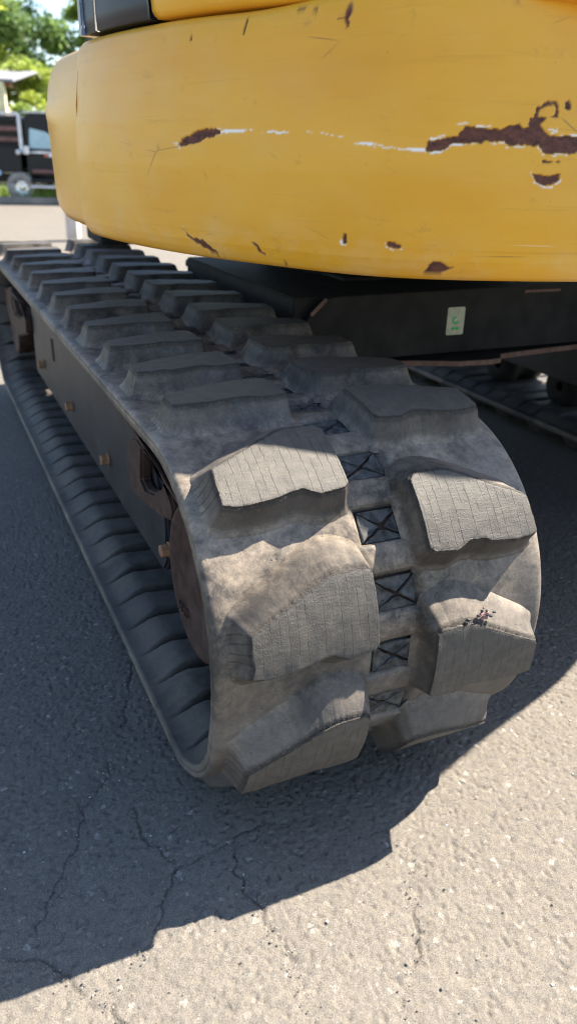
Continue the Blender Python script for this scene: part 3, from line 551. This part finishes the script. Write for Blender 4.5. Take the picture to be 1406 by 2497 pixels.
# ---------------------------------------------------------------- track frames, wheels
def frame_for(side):
    """side 0: near track, 1: far track"""
    def fx(x): return x if side == 0 else 2.62 - x
    fr = part(prism('track_frame', [(.30, .232), (2.16, .232), (2.16, .50), (2.04, .60), (.62, .60), (.36, .50), (.27, .38), (.27, .27)], [], fx(.092), fx(.50), M['frame'], exc, .006))
    for y in (.24, .815, 1.342, 1.93):
        mt = Matrix.Translation((fx(.092), y, .315)) @ Matrix.Rotation(math.radians(-90 if side == 0 else 90), 4, 'Y')
        b = lathe('bolt', [(0, 0), (0, .0175), (.004, .0175), (.0045, .0145)], M['rustlight'], fr, 24, mt)
        h = lathe('bolt_head', [(0, .0150), (.016, .0150), (.018, .0135), (.018, 0)], M['rustlight'], fr, 6, mt @ Matrix.Translation((0, 0, .004)), False)
    bracket = part(prism('tie_down_loop', TAB['brk'][0], [TAB['brk'][1]], fx(.066), fx(.093), M['rust'], exc, .006))
    b2 = part(prism('tie_down_loop', TAB['brk2'][0], [TAB['brk2'][1]], fx(.066), fx(.093), M['rust'], exc, .006))
    # bolts on the frame plate that carries the slot
    box('slot', (fx(.0905), 1.656, .43), (.004, .035, .075), M['core'], fr, bev=0)
    for yy, rr_ in ((.012, .148), (LS - .01, .16)):
        mt = Matrix.Translation((fx(.07), yy, ZC + .008)) @ Matrix.Rotation(math.radians(90 if side == 0 else -90), 4, 'Y')
        hub = part(lathe('wheel_hub', [(0, 0), (0, .03), (.003, .034), (.003, .060), (.0, .064), (0, .128), (-.003, .133), (-.003, .143), (.001, .148), (.010, .149), (.05, .149), (.16, .13)], M['rust'], exc, 72, mt))
        mt2 = Matrix.Translation((fx(.16), yy, ZC)) @ Matrix.Rotation(math.radians(90 if side == 0 else -90), 4, 'Y')
        part(lathe('idler_wheel', [(0, .05), (0, .22), (.02, .232), (.06, .234), (.06, .262), (.20, .262), (.20, .234), (.26, .232), (.28, .22), (.28, .05)], M['rust'], exc, 64, mt2))
    for y in (.55, .98, 1.41, 1.84, 2.2):
        mt3 = Matrix.Translation((fx(.19), y, .175)) @ Matrix.Rotation(math.radians(90 if side == 0 else -90), 4, 'Y')
        part(lathe('track_roller', [(0, .02), (0, .085), (.06, .095), (.08, .07), (.14, .07), (.16, .095), (.22, .085), (.22, .02)], M['dull'], exc, 32, mt3))
frame_for(0); frame_for(1)
# cast lettering on the rusty front hub: a few raised strokes
txt = bpy.data.curves.new('cast_letters', 'FONT'); txt.body = 'H O'; txt.size = .028; txt.extrude = .002; txt.align_x = 'CENTER'
tobj = bpy.data.objects.new('cast_letters', txt); COL.objects.link(tobj)
dg = bpy.context.evaluated_depsgraph_get(); me = bpy.data.meshes.new_from_object(tobj.evaluated_get(dg)); bpy.data.objects.remove(tobj)
me.transform(Matrix.Translation((.0645, .065, .265)) @ Matrix(((0, 0, -1, 0), (-1, 0, 0, 0), (0, 1, 0, 0), (0, 0, 0, 1))))
me.materials.clear(); me.materials.append(M['rust'])
hub0 = [o for o in exc.children if o.name.startswith('wheel_hub')][0]; link(bpy.data.objects.new('cast_letters', me), hub0)

# ---------------------------------------------------------------- undercarriage
beam = part(prism('cross_beam', [(.80, .545), (1.75, .545), (1.75, .72), (.80, .72)], [], .62, 2.0, M['dull'], exc, .004))
def plate_xz(name, poly, y0, y1, mat, parent, bev=.002):
    o = prism(name, [(x, z) for x, z in poly], [], 0, y1 - y0, mat, parent, bev)
    # prism extrudes along x with (y,z): swap axes
    o.data.transform(Matrix(((0, 1, 0, 0), (1, 0, 0, y0), (0, 0, 1, 0), (0, 0, 0, 1)))); o.data.flip_normals(); return o
part(plate_xz('beam_web', [(.60, .54), (2.02, .54), (2.02, .735), (.745, .722), (.712, .718), (.66, .672), (.60, .60)], .775, .797, M['dull'], exc))
def plate_xy(name, poly, z0, z1, mat, parent, bev=.0015):
    o = prism(name, [(x, y) for x, y in poly], [], 0, z1 - z0, mat, parent, bev)
    o.data.transform(Matrix(((0, 1, 0, 0), (0, 0, 1, 0), (1, 0, 0, z0), (0, 0, 0, 1)))); return o
fl = part(plate_xy('beam_flange', [(.60, .775), (.85, .768), (.94, .764), (1.02, .742), (1.12, .70), (1.235, .690), (1.275, .700), (1.305, .742), (1.45, .758), (1.66, .776), (1.85, .786), (2.02, .79), (2.02, 1.6), (.60, 1.6)], .515, .531, M['dull'], exc))
m = NB('flame_cut_edge'); co = m.coord(); m.set(m.ramp(m.noise(co, 50, 4), [(.3, (.09, .05, .035)), (.7, (.17, .10, .075))]), .8); M['edge'] = m.m
# bare rusty cut edges of the plates
for o in (fl,):
    o.data.materials.append(M['edge'])
    for p in o.data.polygons:
        if abs(p.normal.z) < .3: p.material_index = 1
box('edge_rust', (.684, .772, .697), (.062, .004, .010), M['edge'], beam, Matrix.Rotation(-math.radians(42), 3, 'Y'), 0)
box('edge_rust', (1.46, .7725, .712), (.14, .004, .008), M['edge'], beam, None, 0)
part(box('undercarriage_box', (1.36, 1.50, .60), (.9, .9, .26), M['dull'], exc))
part(lathe('slewing_ring', [(.70, .0), (.70, .42), (.73, .45), (.80, .45), (.80, .40), (.885, .40), (.885, 0)], M['dull'], exc, 64, Matrix.Translation((1.28, 1.45, 0))))

part(tube('hydraulic_hose', [(.70, 2.02, .665), (.76, 1.99, .66), (.84, 1.95, .655), (.93, 1.90, .65), (1.05, 1.84, .64)], [.012, .030, .038, .042, .042], M['pad'], exc, 20))
for k_, (z0_, z1_) in enumerate(((.80, .84), (.78, .80))): part(tube('hydraulic_hose', [(.78, 1.0 + .1 * k_, z0_), (.95, .93, z0_ - .01), (1.2, .95, z1_), (1.5, .90, z1_ - .02)], .014, M['frame'], exc, 10))
part(box('lower_side_box', (.56, 2.42, .795), (.29, .30, .165), M['dull'], exc, bev=.015))
# white maintenance sticker with green mark
stk_m = NB('sticker'); co = stk_m.coord(); stk_m.set(stk_m.ramp(stk_m.noise(co, 60, 4), [(.3, (.34, .34, .24)), (.7, (.46, .46, .35))]), .6)
stk = part(plate_xz('sticker', [(1.114, .598), (1.118, .594), (1.172, .594), (1.176, .598), (1.176, .672), (1.172, .676), (1.118, .676), (1.114, .672)], .7725, .7745, stk_m.m, exc, 0))
grn = simple('sticker_green', (.06, .42, .10), .5, 0, .15)
arc = [(1.145 + .0135 * math.cos(a), .638 + .012 * math.sin(a)) for a in np.linspace(math.radians(80), math.radians(330), 14)]
arc2 = [(1.145 + .0075 * math.cos(a), .638 + .0065 * math.sin(a)) for a in np.linspace(math.radians(330), math.radians(80), 14)]
plate_xz('green_mark', arc + arc2, .7712, .7722, grn, stk, 0)
plate_xz('green_mark', [(1.128, .612), (1.134, .618), (1.144, .616), (1.154, .618), (1.160, .612), (1.155, .610), (1.150, .607), (1.147, .611), (1.141, .611), (1.137, .606), (1.132, .610)], .7712, .7722, grn, stk, 0)
plate_xz('green_line', [(1.120, .655), (1.170, .655), (1.170, .6565), (1.120, .6565)], .7712, .7722, simple('pale_green', (.35, .55, .30)), stk, 0)

# ---------------------------------------------------------------- counterweight and house
half = [(.23,1.9),(.155,1.6),(.115,1.35),(.10,1.15),(.098,.97),(.110,.78),(.143,.61),(.176,.49),(.215,.385),(.258,.30),(.302,.222),(.355,.125),(.412,.05),(.475,.0),(.6,-.059),(.743,-.104),(.95,-.16),(1.12,-.195),(1.28,-.165),(1.43,-.11),(1.6,-.055),(1.755,0),(1.93,.09),(2.14,.22),(2.32,.38),(2.43,.62),(2.47,.95),(2.47,1.3),(2.42,1.6),(2.3,1.9)]
def catmull(P, n=24):
    P = [np.array(a, float) for a in P]; P = [2 * P[0] - P[1]] + P + [2 * P[-1] - P[-2]]; out = []
    for i in range(1, len(P) - 2):
        for k in range(n):
            t = k / n; a, b, c, d = P[i - 1:i + 3]
            out.append(.5 * ((2 * b) + (c - a) * t + (2 * a - 5 * b + 4 * c - d) * t * t + (3 * b - a - 3 * c + d) * t ** 3))
    out.append(P[-2]); return np.array(out)
cur = catmull(half)
seg = np.r_[0, np.cumsum(np.linalg.norm(np.diff(cur, axis=0), axis=1))]; NN = 800; sa = np.linspace(0, seg[-1], NN)
cur = np.c_[np.interp(sa, seg, cur[:, 0]), np.interp(sa, seg, cur[:, 1])]
ker = np.exp(-np.linspace(-2, 2, 41) ** 2); ker /= ker.sum()
pad_ = np.r_[np.repeat(cur[:1], 20, 0), cur, np.repeat(cur[-1:], 20, 0)]
sm = np.c_[np.convolve(pad_[:, 0], ker, 'valid'), np.convolve(pad_[:, 1], ker, 'valid')]
w_ = np.clip(np.minimum(np.arange(NN), NN - 1 - np.arange(NN)) / 40, 0, 1)[:, None]; cur = cur * (1 - w_) + sm * w_
seg = np.r_[0, np.cumsum(np.linalg.norm(np.diff(cur, axis=0), axis=1))]; CL = seg[-1]
tn = np.gradient(cur, axis=0); tn /= np.linalg.norm(tn, axis=1)[:, None]; nr_ = np.c_[tn[:, 1], -tn[:, 0]]
if nr_[NN // 2, 1] > 0: nr_ = -nr_
def aY(v, right=False):
    i = np.argmin(np.abs(cur[:NN // 2, 1] - v)) if not right else NN // 2 + np.argmin(np.abs(cur[NN // 2:, 1] - v)); return float(seg[i])
def plan(a, off=0.0):
    a = np.asarray(a, float)
    P = np.stack([np.interp(a, seg, cur[:, 0]), np.interp(a, seg, cur[:, 1])], -1); N_ = np.stack([np.interp(a, seg, nr_[:, 0]), np.interp(a, seg, nr_[:, 1])], -1)
    return P + N_ * np.asarray(off)[..., None]
def inpoly(X, Y, P):
    P = np.array(P); r = np.zeros(X.shape, bool); j = len(P) - 1
    for i in range(len(P)):
        (xi, yi), (xj, yj) = P[i], P[j]
        if yi != yj: r ^= ((yi > Y) != (yj > Y)) & (X < (xj - xi) * (Y - yi) / (yj - yi) + xi)
        j = i
    return r
A0 = 1.0; A1 = aY(.9, True)                                     # seam between the cast weight and the side casting
def cw_off(z):
    return np.interp(z, [.885, .892, .903, .918, .938, .98, 1.05, 1.13, 1.2, 1.25, 1.273, 1.288, 1.298, 1.303, 1.305], [-.006, .0, .006, .0115, .0135, .0145, .0160, .0140, .008, .001, -.004, -.010, -.020, -.032, -.046])
def counterweight():
    a = np.r_[np.linspace(A0, 1.5, 90)[:-1], np.arange(1.5, 2.45, .0017), np.linspace(2.46, A1, 120)]
    z = np.r_[.885, .892, np.arange(.899, 1.267, .0017), 1.273, 1.279, 1.284, 1.288, 1.292, 1.295, 1.298, 1.3005, 1.3025, 1.304, 1.305]
    Ag, Zg = np.meshgrid(a, z, indexing='ij')
    wa = Ag + (fbm(Ag * 130, Zg * 130, 3, 2) - .5) * .010; wz = Zg + (fbm(Ag * 130, Zg * 130, 3, 6) - .5) * .006
    rust = np.zeros(Ag.shape); prim = np.zeros(Ag.shape)
    for P in TAB['rust']: rust = np.maximum(rust, inpoly(wa, wz, P))
    wa2 = Ag + (fbm(Ag * 90, Zg * 90, 3, 12) - .5) * .008; wz2 = Zg + (fbm(Ag * 90, Zg * 90, 3, 16) - .5) * .005
    for P in TAB['white']: prim = np.maximum(prim, inpoly(wa2, wz2, P))
    prim = prim * (fbm(Ag * 60, Zg * 400, 3, 4) > .45) * (1 - rust)
    def blur(Q): 
        Q = Q.copy(); Q[1:-1, 1:-1] = (Q[1:-1, 1:-1] * 2 + Q[2:, 1:-1] + Q[:-2, 1:-1] + Q[1:-1, 2:] + Q[1:-1, :-2]) / 6; return Q
    rb = blur(rust); pb = blur(prim)
    off = cw_off(Zg) - .0024 * rb - .0005 * pb + (fbm(Ag * 5, Zg * 7, 2, 40) - .5) * .0024
    lip = blur(blur(rust)) * (1 - rust) * (fbm(Ag * 45, Zg * 45, 2, 5) > .5); off = off + .0018 * lip
    # the lower edge falls away at the seam, upper edge too
    e = sst(A0 + .03, A0, Ag) + sst(A1 - .03, A1, Ag); off = off - .003 * e - .12 * sst(1.95, 2.6, Ag) * sst(.97, 1.30, Zg)
    rise = .065 * sst(1.62, 2.3, Ag) * sst(aY(.6, True), aY(.0, True), Ag); Zr = Zg + rise * np.clip((Zg - 1.16) / .145, 0, 1)
    XY = plan(Ag, off); V = np.concatenate([XY, Zr[..., None]], -1)
    ra = rise[:, 0]
    low = sst(.98, .91, Zg) + sst(2.1, 1.2, Ag) * .35
    # underside and top skirts
    def skirt(zv, o1, o2, first):
        q = []
        for o_, zz in ((o1, zv), (o2, zv)):
            q.append(np.concatenate([plan(a, np.full(a.shape, o_)), np.full((len(a), 1), zz)], -1))
        return q
    top = skirt(1.305, -.06, -.45, False); bot = skirt(.884, -.03, -.30, True)
    for t_ in top: t_[:, 2] += ra
    V = np.concatenate([bot[1][:, None], bot[0][:, None], V, top[0][:, None], top[1][:, None]], 1)
    z0 = np.zeros((len(a), 2)); P2 = lambda Q: np.concatenate([z0, Q, z0], 1)
    uv = np.stack([P2(Ag), P2(Zg)], -1); uv[:, :2, 0] = a[:, None]; uv[:, -2:, 0] = a[:, None]; uv[:, :2, 1] = .88; uv[:, -2:, 1] = 1.31
    F = gridF(V.shape[0], V.shape[1])
    return part(mesh_np('counterweight', V.reshape(-1, 3), F, M['paint'], exc, uv=uv.reshape(-1, 2), attrs={'rust': P2(rb), 'primer': P2(pb), 'low': np.clip(P2(low), 0, 1)}))
cw = counterweight()
def swept(name, a0, a1, prof, mat, na=60, cap=True, bulge=None):
    a = np.linspace(a0, a1, na); P = np.array(prof); Ag, K = np.meshgrid(a, np.arange(len(P)), indexing='ij')
    off = P[:, 0][K] + (0 if bulge is None else bulge(Ag, P[:, 1][K])); XY = plan(Ag, off)
    V = np.concatenate([XY, P[:, 1][K][..., None]], -1).reshape(-1, 3)
    F = [tuple(int(z) for z in f) for f in gridF(na, len(P))]
    if cap: F += [tuple(range(len(P))), tuple(range((na - 1) * len(P), na * len(P)))]
    o = mesh_np(name, V, F, mat, exc, uv=np.stack([Ag, P[:, 1][K]], -1).reshape(-1, 2)); return part(o)
part(plate_xy('turntable_floor', [tuple(p) for p in plan(np.linspace(.05, CL - .05, 90), np.full(90, -.20))], .886, .92, M['dull'], exc))
# side casting beyond the seam, with swellings round the lamps
sidep = [(-.30, .89), (-.03, .89), (-.008, .897), (.004, .915), (.010, .94), (.012, 1.0), (.014, 1.05), (.016, 1.1), (.018, 1.13), (.018, 1.17), (.014, 1.2), (.008, 1.24), (-.002, 1.27), (-.014, 1.288), (-.03, 1.294), (-.30, 1.294)]
def bul(A, Z): return -.0045 * sst(.70, .95, A) + .012 * np.exp(-((A - .66) / .12) ** 2) * (np.exp(-((Z - 1.165) / .03) ** 2) + .6 * np.exp(-((Z - 1.03) / .025) ** 2)) * (Z > .91)
for lo, hi in ((.02, A0 + .03), (A1 - .03, CL - .02)):
    swept('side_casting', lo, hi, sidep, M['paint'], 70, True, bul if lo < 1 else (lambda A, Z: bul(CL - A, Z)))
# hood above the weight, dark panel left of it, pale strip at its end
AH = 1.388
hoodp = [(-.30, 1.309), (-.030, 1.309), (-.022, 1.314), (-.017, 1.322), (-.015, 1.34), (-.013, 1.42), (-.013, 1.52), (-.02, 1.56), (-.05, 1.59), (-.10, 1.60), (-.30, 1.605)]
H1 = aY(.5, True)
hood = swept('engine_hood', AH, H1, hoodp, M['paint'], 160, True, lambda A, Z: -.26 * sst(1.70, 2.4, A) * sst(1.33, 1.36, Z))
fl_ = [('side_panel', 1.052, AH - .004, [(-.25, 1.308), (-.022, 1.308), (-.014, 1.31), (-.012, 1.34), (-.012, 1.80), (-.03, 1.84), (-.25, 1.845)], M['panelblue'])]
for nm, l0, l1, pr, mt in fl_:
    swept(nm, l0, l1, pr, mt, 40); swept(nm, H1 + .004, aY(.85, True), pr, mt, 40)
swept('corner_strip', 1.030, 1.049, [(-.10, 1.308), (-.010, 1.308), (-.006, 1.31), (-.006, 1.80), (-.03, 1.84), (-.10, 1.845)], M['palestrip'], 5)
swept('panel_seam', 1.135, 1.139, [(-.02, 1.306), (-.0095, 1.31), (-.0095, 1.80), (-.02, 1.82)], M['frame'], 3)
swept('hood_decal', AH + .02, AH + .12, [(-.02, 1.347), (-.0125, 1.348), (-.0115, 1.42), (-.02, 1.421)], M['decal'], 20)
part(box('machine_deck', (1.2, 1.25, 1.28), (1.5, 1.3, .6), M['dull'], exc))
part(box('cab', (1.65, 1.75, 1.7), (.8, 1.3, 1.5), M['panelblue'], exc, bev=.05))
# ---------------------------------------------------------------- far ground: verge and kerb
E_ = Vector((.9109, -.4126, 0)); N_ = Vector((.105, .9945, 0)); O_ = Vector((1.60, 17.7, 0))
def far(u, d, z=0.0):                                  # u along the kerb, d beyond it
    return O_ + E_ * u + N_ * d + Vector((0, 0, z))
ROT = math.atan2(E_.y, E_.x)
grass_m = NB('grass_blades'); co = grass_m.coord(); grass_m.set(grass_m.ramp(grass_m.noise(co, 2, 4), [(.3, (.10, .17, .025)), (.7, (.26, .36, .05))]), .7); grass_m.b.inputs['Transmission Weight'].default_value = 0
soil = simple('verge_soil', (.10, .12, .045), .95, 0, .4, 1.5)
v = [far(-60, 2.1, .03), far(60, 2.1, .03), far(60, 90, .03), far(-60, 90, .03)]
tag(mesh_np('verge', np.array([tuple(p) for p in v]), np.array([[0, 1, 2, 3]]), soil, smooth=False), kind='structure')
kb = box('kerb', (0, 0, 0), (80, .18, .13), simple('kerb_concrete', (.20, .18, .16), .9, 0, .3, 2)); kb.location = far(0, -.05, .05); kb.rotation_euler = (0, 0, ROT); tag(kb, kind='structure')
def blades(n, u0, u1, d0, d1, h):
    V = []; F = []
    for i in range(n):
        p = far(random.uniform(u0, u1), random.uniform(d0, d1), .0); a = random.uniform(0, 6.28); hh = h * random.uniform(.4, 1.1); w = random.uniform(.008, .02)
        lx, ly = random.gauss(0, .3) * hh, random.gauss(0, .3) * hh; b = len(V)
        V += [p + Vector((math.cos(a) * w, math.sin(a) * w, 0)), p - Vector((math.cos(a) * w, math.sin(a) * w, 0)), p + Vector((lx, ly, hh))]; F.append((b, b + 1, b + 2))
    return V, F
V, F = blades(9000, .3, 6, .10, 2.8, .30); V2, F2 = blades(5000, -6, .3, 1.9, 3.2, .25); b = len(V); V += V2; F += [tuple(i + b for i in f) for f in F2]
tag(mesh_np('grass', np.array([tuple(p) for p in V]), np.array(F), grass_m.m, smooth=False), 'bright green grass growing behind the kerb beside the black truck', 'grass', kind='stuff')

# ---------------------------------------------------------------- black truck with rail sides
tr = tag(empty('truck', far(0, .25), ROT), 'black truck with slatted rail sides and chrome wheel parked beyond the machine', 'truck')
blk = simple('black_truck_paint', (.006, .0065, .009), .35, 0, .3, 3); chrome = simple('chrome', (.75, .75, .75), .18, 1, .1, 5); glass = simple('truck_window_glass', (.34, .50, .56), .08, 0, .2, 3)
tyre = simple('dusty_tyre', (.30, .27, .245), .85, 0, .25, 8); pink = simple('dull_red_rail', (.16, .08, .07), .6); silver = simple('silver_trim', (.55, .56, .60), .35, .6); white = simple('white_plastic', (.75, .74, .72), .4)
def tp(o): o.parent = tr; return o
tp(box('bed_side', (-2.2, .05, .84), (5.4, .08, .50), blk, bev=.02)); tp(box('bed_floor', (-2.2, .9, .62), (5.4, 1.75, .08), blk)); tp(box('bed_side', (-2.2, 1.78, .84), (5.4, .06, .5), blk))
tp(box('top_rail', (-1.0, .05, 1.70), (3.0, .07, .055), silver, bev=.02)); tp(box('bed_front', (-1.0, 1.0, 1.3), (3.0, 1.5, .75), blk, bev=.05))
for z in (1.60, 1.42, 1.22): tp(box('slat', (-1.0, .04, z), (3.0, .035, .085 if z < 1.5 else .06), pink if z < 1.5 else blk))
for x in (-2.4, -.95, .54): tp(box('stake_post', (x, .0, 1.33), (.075, .06, .75), silver, bev=.01))
tp(box('chassis', (-.3, .9, .45), (6.5, .7, .16), blk))
# cab: body outline extruded across
cabp = [(.62, .55), (2.2, .50), (3.6, .50), (3.75, .60), (3.75, .98), (3.55, 1.08), (2.35, 1.12), (1.75, 1.66), (1.6, 1.72), (.75, 1.72), (.62, 1.66)]
o = prism('cab_body', [(y, z) for y, z in cabp], [], 0, 1.75, blk, None, .03); o.data.transform(Matrix(((0, 1, 0, 0), (1, 0, 0, 0), (0, 0, 1, 0), (0, 0, 0, 1)))); o.data.flip_normals(); tp(o)
for yy in (-.012, 1.752):
    w = prism('side_window', [(.70, 1.06), (1.70, 1.04), (1.62, 1.10), (1.05, 1.38), (.74, 1.44)], [], 0, .012, glass, None, 0); w.data.transform(Matrix(((0, 1, 0, 0), (1, 0, 0, yy), (0, 0, 1, 0), (0, 0, 0, 1)))); w.data.flip_normals(); tp(w)
tp(box('roof_trim', (1.2, .4, 1.735), (1.2, .8, .03), silver, bev=.01))
tp(box('window_sill', (1.15, -.02, .985), (.95, .03, .045), silver)); tp(box('marker_stripe', (1.18, -.025, .93), (.30, .02, .06), white)); tp(box('marker_stripe', (1.05, -.03, .93), (.09, .02, .055), simple('red_marker', (.5, .12, .08), .4)))
mir = tp(box('mirror', (.68, -.16, 1.02), (.11, .07, .16), white, bev=.03)); tp(box('mirror', (.50, -.14, .98), (.09, .06, .10), silver, bev=.03))
tp(box('door_step', (1.2, -.06, .62), (.9, .1, .07), pink, bev=.02)); tp(box('running_board', (1.25, -.10, .44), (1.1, .12, .09), blk, bev=.03)); tp(box('running_board', (1.25, -.13, .32), (1.1, .10, .05), silver, bev=.01))
lamp = tp(box('clearance_lamp', (-.02, -.02, .57), (.16, .05, .10), simple('blue_lamp', (.35, .5, .75), .2), bev=.02)); tp(box('clearance_lamp', (-.3, -.02, .54), (.14, .05, .12), simple('peach_lamp', (.6, .4, .3), .3), bev=.02))
for x in (.43, -1.9, 2.75):
    for y in (.12, 1.55):
        mt = Matrix.Translation((x, y - .11, .30)) @ Matrix.Rotation(math.radians(90), 4, 'X') @ Matrix.Translation((0, 0, -.20))
        ty = tp(lathe('tyre', [(0, .17), (0, .25), (.02, .29), (.05, .30), (.17, .30), (.20, .285), (.215, .25), (.21, .185), (.17, .17)], tyre, None, 40, mt))
        rim = tp(lathe('wheel_rim', [(.10, .0), (.12, .05), (.10, .06), (.09, .12), (.12, .15), (.19, .178), (.20, .185)], chrome, None, 32, mt))
        rim.parent = ty
        for j in range(8):
            a = j * math.pi / 4
            lathe('wheel_nut', [(.10, .012), (.135, .012), (.135, 0)], chrome, ty, 6, mt @ Matrix.Translation((.085 * math.cos(a), .085 * math.sin(a), 0)), False)

# ---------------------------------------------------------------- building behind the truck
hs = tag(empty('house', far(-2.85, 9.5), ROT), 'low house with grey roof and cream lower wall behind the truck', 'house')
def hp(o): o.parent = hs; return o
hp(box('wall', (0, 2, 1.1), (6.2, 4, 2.2), simple('cream_wall', (.45, .36, .25), .8, 0, .12, 2)))
hp(box('fascia', (0, -.35, 2.78), (7.2, .08, .16), simple('brown_fascia', (.22, .10, .05), .7)))
r = prism('roof', [(-.5, 2.82), (-.5, 2.90), (2, 3.32), (4.5, 2.9), (4.5, 2.82), (2, 3.24)], [], -3.7, 3.7, simple('grey_shingle', (.22, .22, .25), .85, 0, .25, 6), None, .01); hp(r)
hp(box('eaves_wall', (0, .02, 2.45), (6.1, .06, .6), simple('dark_brown_boards', (.04, .03, .025), .8)))  # upper band of the wall in dark brown, just below the roof
hp(box('porch_post', (3.3, -.42, 1.40), (.22, .16, 2.9), simple('cream_post', (.75, .62, .40), .6)))
for x in (-1.9, .4): 
    f = hp(box('window', (x, -.02, 1.5), (1.2, .06, 1.0), white)); box('pane', (x, -.06, 1.5), (1.05, .02, .86), glass, f)
hp(box('door', (1.5, -.02, 1.1), (.9, .06, 2.0), simple('door_brown', (.12, .07, .04), .5)))
rail = hp(box('porch_rail', (0, -.55, 1.55), (6.4, .06, .06), simple('rail_brown', (.10, .06, .05), .6)))
for k in range(9): box('baluster', (-2.9 + k * .72, -.55, .8), (.06, .05, 1.5), M['frame'], rail)

# ---------------------------------------------------------------- trees
bark = simple('bark', (.16, .13, .10), .9, 0, .4, 4, .01)
def leaf_mat(name, a, b):
    m = NB(name); t = m.attr('tone'); m.set(m.ramp(t, [(0, a), (1, b)]), .55)
    tr_ = m.n('ShaderNodeBsdfTranslucent'); mx = m.n('ShaderNodeMixShader'); mx.inputs[0].default_value = .55
    m.l(m.ramp(t, [(0, a), (1, b)]), tr_.inputs[0]); m.l(m.b.outputs[0], mx.inputs[1]); m.l(tr_.outputs[0], mx.inputs[2])
    m.l(mx.outputs[0], m.N['Material Output'].inputs[0]); return m.m
LM = [leaf_mat('leaf_mid', (.11, .17, .03), (.28, .37, .07)), leaf_mat('leaf_bluegreen', (.08, .15, .045), (.20, .30, .09)), leaf_mat('leaf_lime', (.20, .27, .035), (.42, .50, .09))]
def tree(u, d, h, crown_z0, rad, nclump, nleaf, lm, label, leafs=.11, seed=0, cat='tree', group='trees beyond the truck'):
    R_ = random.Random(seed); t = empty('tree' if cat == 'tree' else 'bush', far(u, d)); tag(t, label, cat, group)
    V = []; F = []
    def limb(p0, p1, r0, r1, n=6, seg_=5):
        p0 = Vector(p0); p1 = Vector(p1); side = (p1 - p0).cross(Vector((.3, .5, .2))).normalized(); b0 = len(V); bend = R_.uniform(-.12, .12) * (p1 - p0).length
        for i in range(seg_ + 1):
            q = i / seg_; p = p0.lerp(p1, q) + side * bend * math.sin(q * math.pi); rr = r0 + (r1 - r0) * q
            dd = (p1 - p0).normalized(); a = dd.cross(Vector((.2, .1, 1)) if abs(dd.z) < .9 else Vector((1, 0, 0))).normalized(); c = dd.cross(a)
            V.extend([p + (a * math.cos(k * 6.2832 / n) + c * math.sin(k * 6.2832 / n)) * rr for k in range(n)])
        for f in gridF(seg_ + 1, n, wrap_v=True): F.append(tuple(int(z) + b0 for z in f))
    tr_ = h * .018 + .03; limb((0, 0, 0), (R_.uniform(-.2, .2), 0, h * .62), tr_, tr_ * .45, 8, 8)
    cl = []
    for i in range(nclump):
        for _ in range(20):
            p = Vector((R_.uniform(-1, 1), R_.uniform(-1, 1), R_.uniform(-1, 1)))
            if .25 < p.length < 1: break
        c = Vector((p.x * rad, p.y * rad, crown_z0 + (h - crown_z0) * (.5 + .5 * p.z))); cl.append((c, R_.uniform(.22, .42) * rad, R_.random()))
        if i % 2 == 0: limb((0, 0, max(.2, min(h * .6, c.z - abs(c.x) * .6 - .4))), c, tr_ * .30, tr_ * .06, 5, 4)
    mesh_np('trunk', np.array([tuple(v) for v in V]), np.array(F), bark, t)
    n = nleaf; per = n // nclump; P = []; T = []
    for c, r, tone in cl:
        g = RNG.normal(0, 1, (per, 3)); g /= np.linalg.norm(g, axis=1)[:, None]; g *= (RNG.random((per, 1)) ** .6) * r * (1.2, 1.2, .75); P.append(g + np.array(c)); T.append(np.clip(.5 * tone + RNG.random(per) * .5, 0, 1))
    P = np.concatenate(P); T = np.concatenate(T); n = len(P)
    a = RNG.normal(0, 1, (n, 3)); a /= np.linalg.norm(a, axis=1)[:, None]; b = np.cross(a, RNG.normal(0, 1, (n, 3))); b /= np.linalg.norm(b, axis=1)[:, None]
    L = leafs * RNG.uniform(.6, 1.3, (n, 1)); Vq = np.stack([P - a * L, P + b * L * .45, P + a * L, P - b * L * .45], 1).reshape(-1, 3)
    mesh_np('crown', Vq, np.arange(4 * n).reshape(-1, 4), LM[lm], t, smooth=False, attrs={'tone': np.repeat(T, 4)})
tree(-1.6, 16, 8.6, 3.0, 2.6, 34, 9000, 2, 'tall loose yellow-green tree over the house roof at the left edge', .11, 1)
tree(1.3, 18, 7.2, 2.6, 1.9, 30, 7500, 1, 'blue-green tree with gaps of sky left of the yellow machine', .11, 2)
tree(4.3, 20, 12.5, 3.6, 1.35, 26, 9000, 0, 'tall narrow tree showing as a strip beside the dark panel', .11, 3)
tree(-4.2, 26, 10.0, 2.5, 3.4, 26, 7000, 0, 'broad mid-green tree furthest left behind the others', .14, 4)
tree(.9, 12.5, 3.9, .8, 1.3, 24, 9000, 2, 'lime green bushy sapling between the house and the machine', .08, 5)
tree(1.5, 9, 2.5, .3, 1.0, 16, 7000, 0, 'round low bush right of the house just above the truck roof', .07, 6, 'bush', 'bushes behind the truck')
tree(3.6, 10, 3.0, .3, 1.3, 16, 6000, 1, 'dark green bush hidden partly by the machine at its left side', .07, 7, 'bush', 'bushes behind the truck')

# pale block beyond the machine
blkc = box('concrete_block', (0, 0, 0), (.15, .2, .40), simple('pale_concrete', (.52, .45, .40), .9, 0, .12, 4), bev=.02); blkc.location = (1.66, 9.9, .20); blkc.rotation_euler = (0, 0, ROT)
tag(blkc, 'pale concrete block standing on the sunlit ground behind the track', 'block')
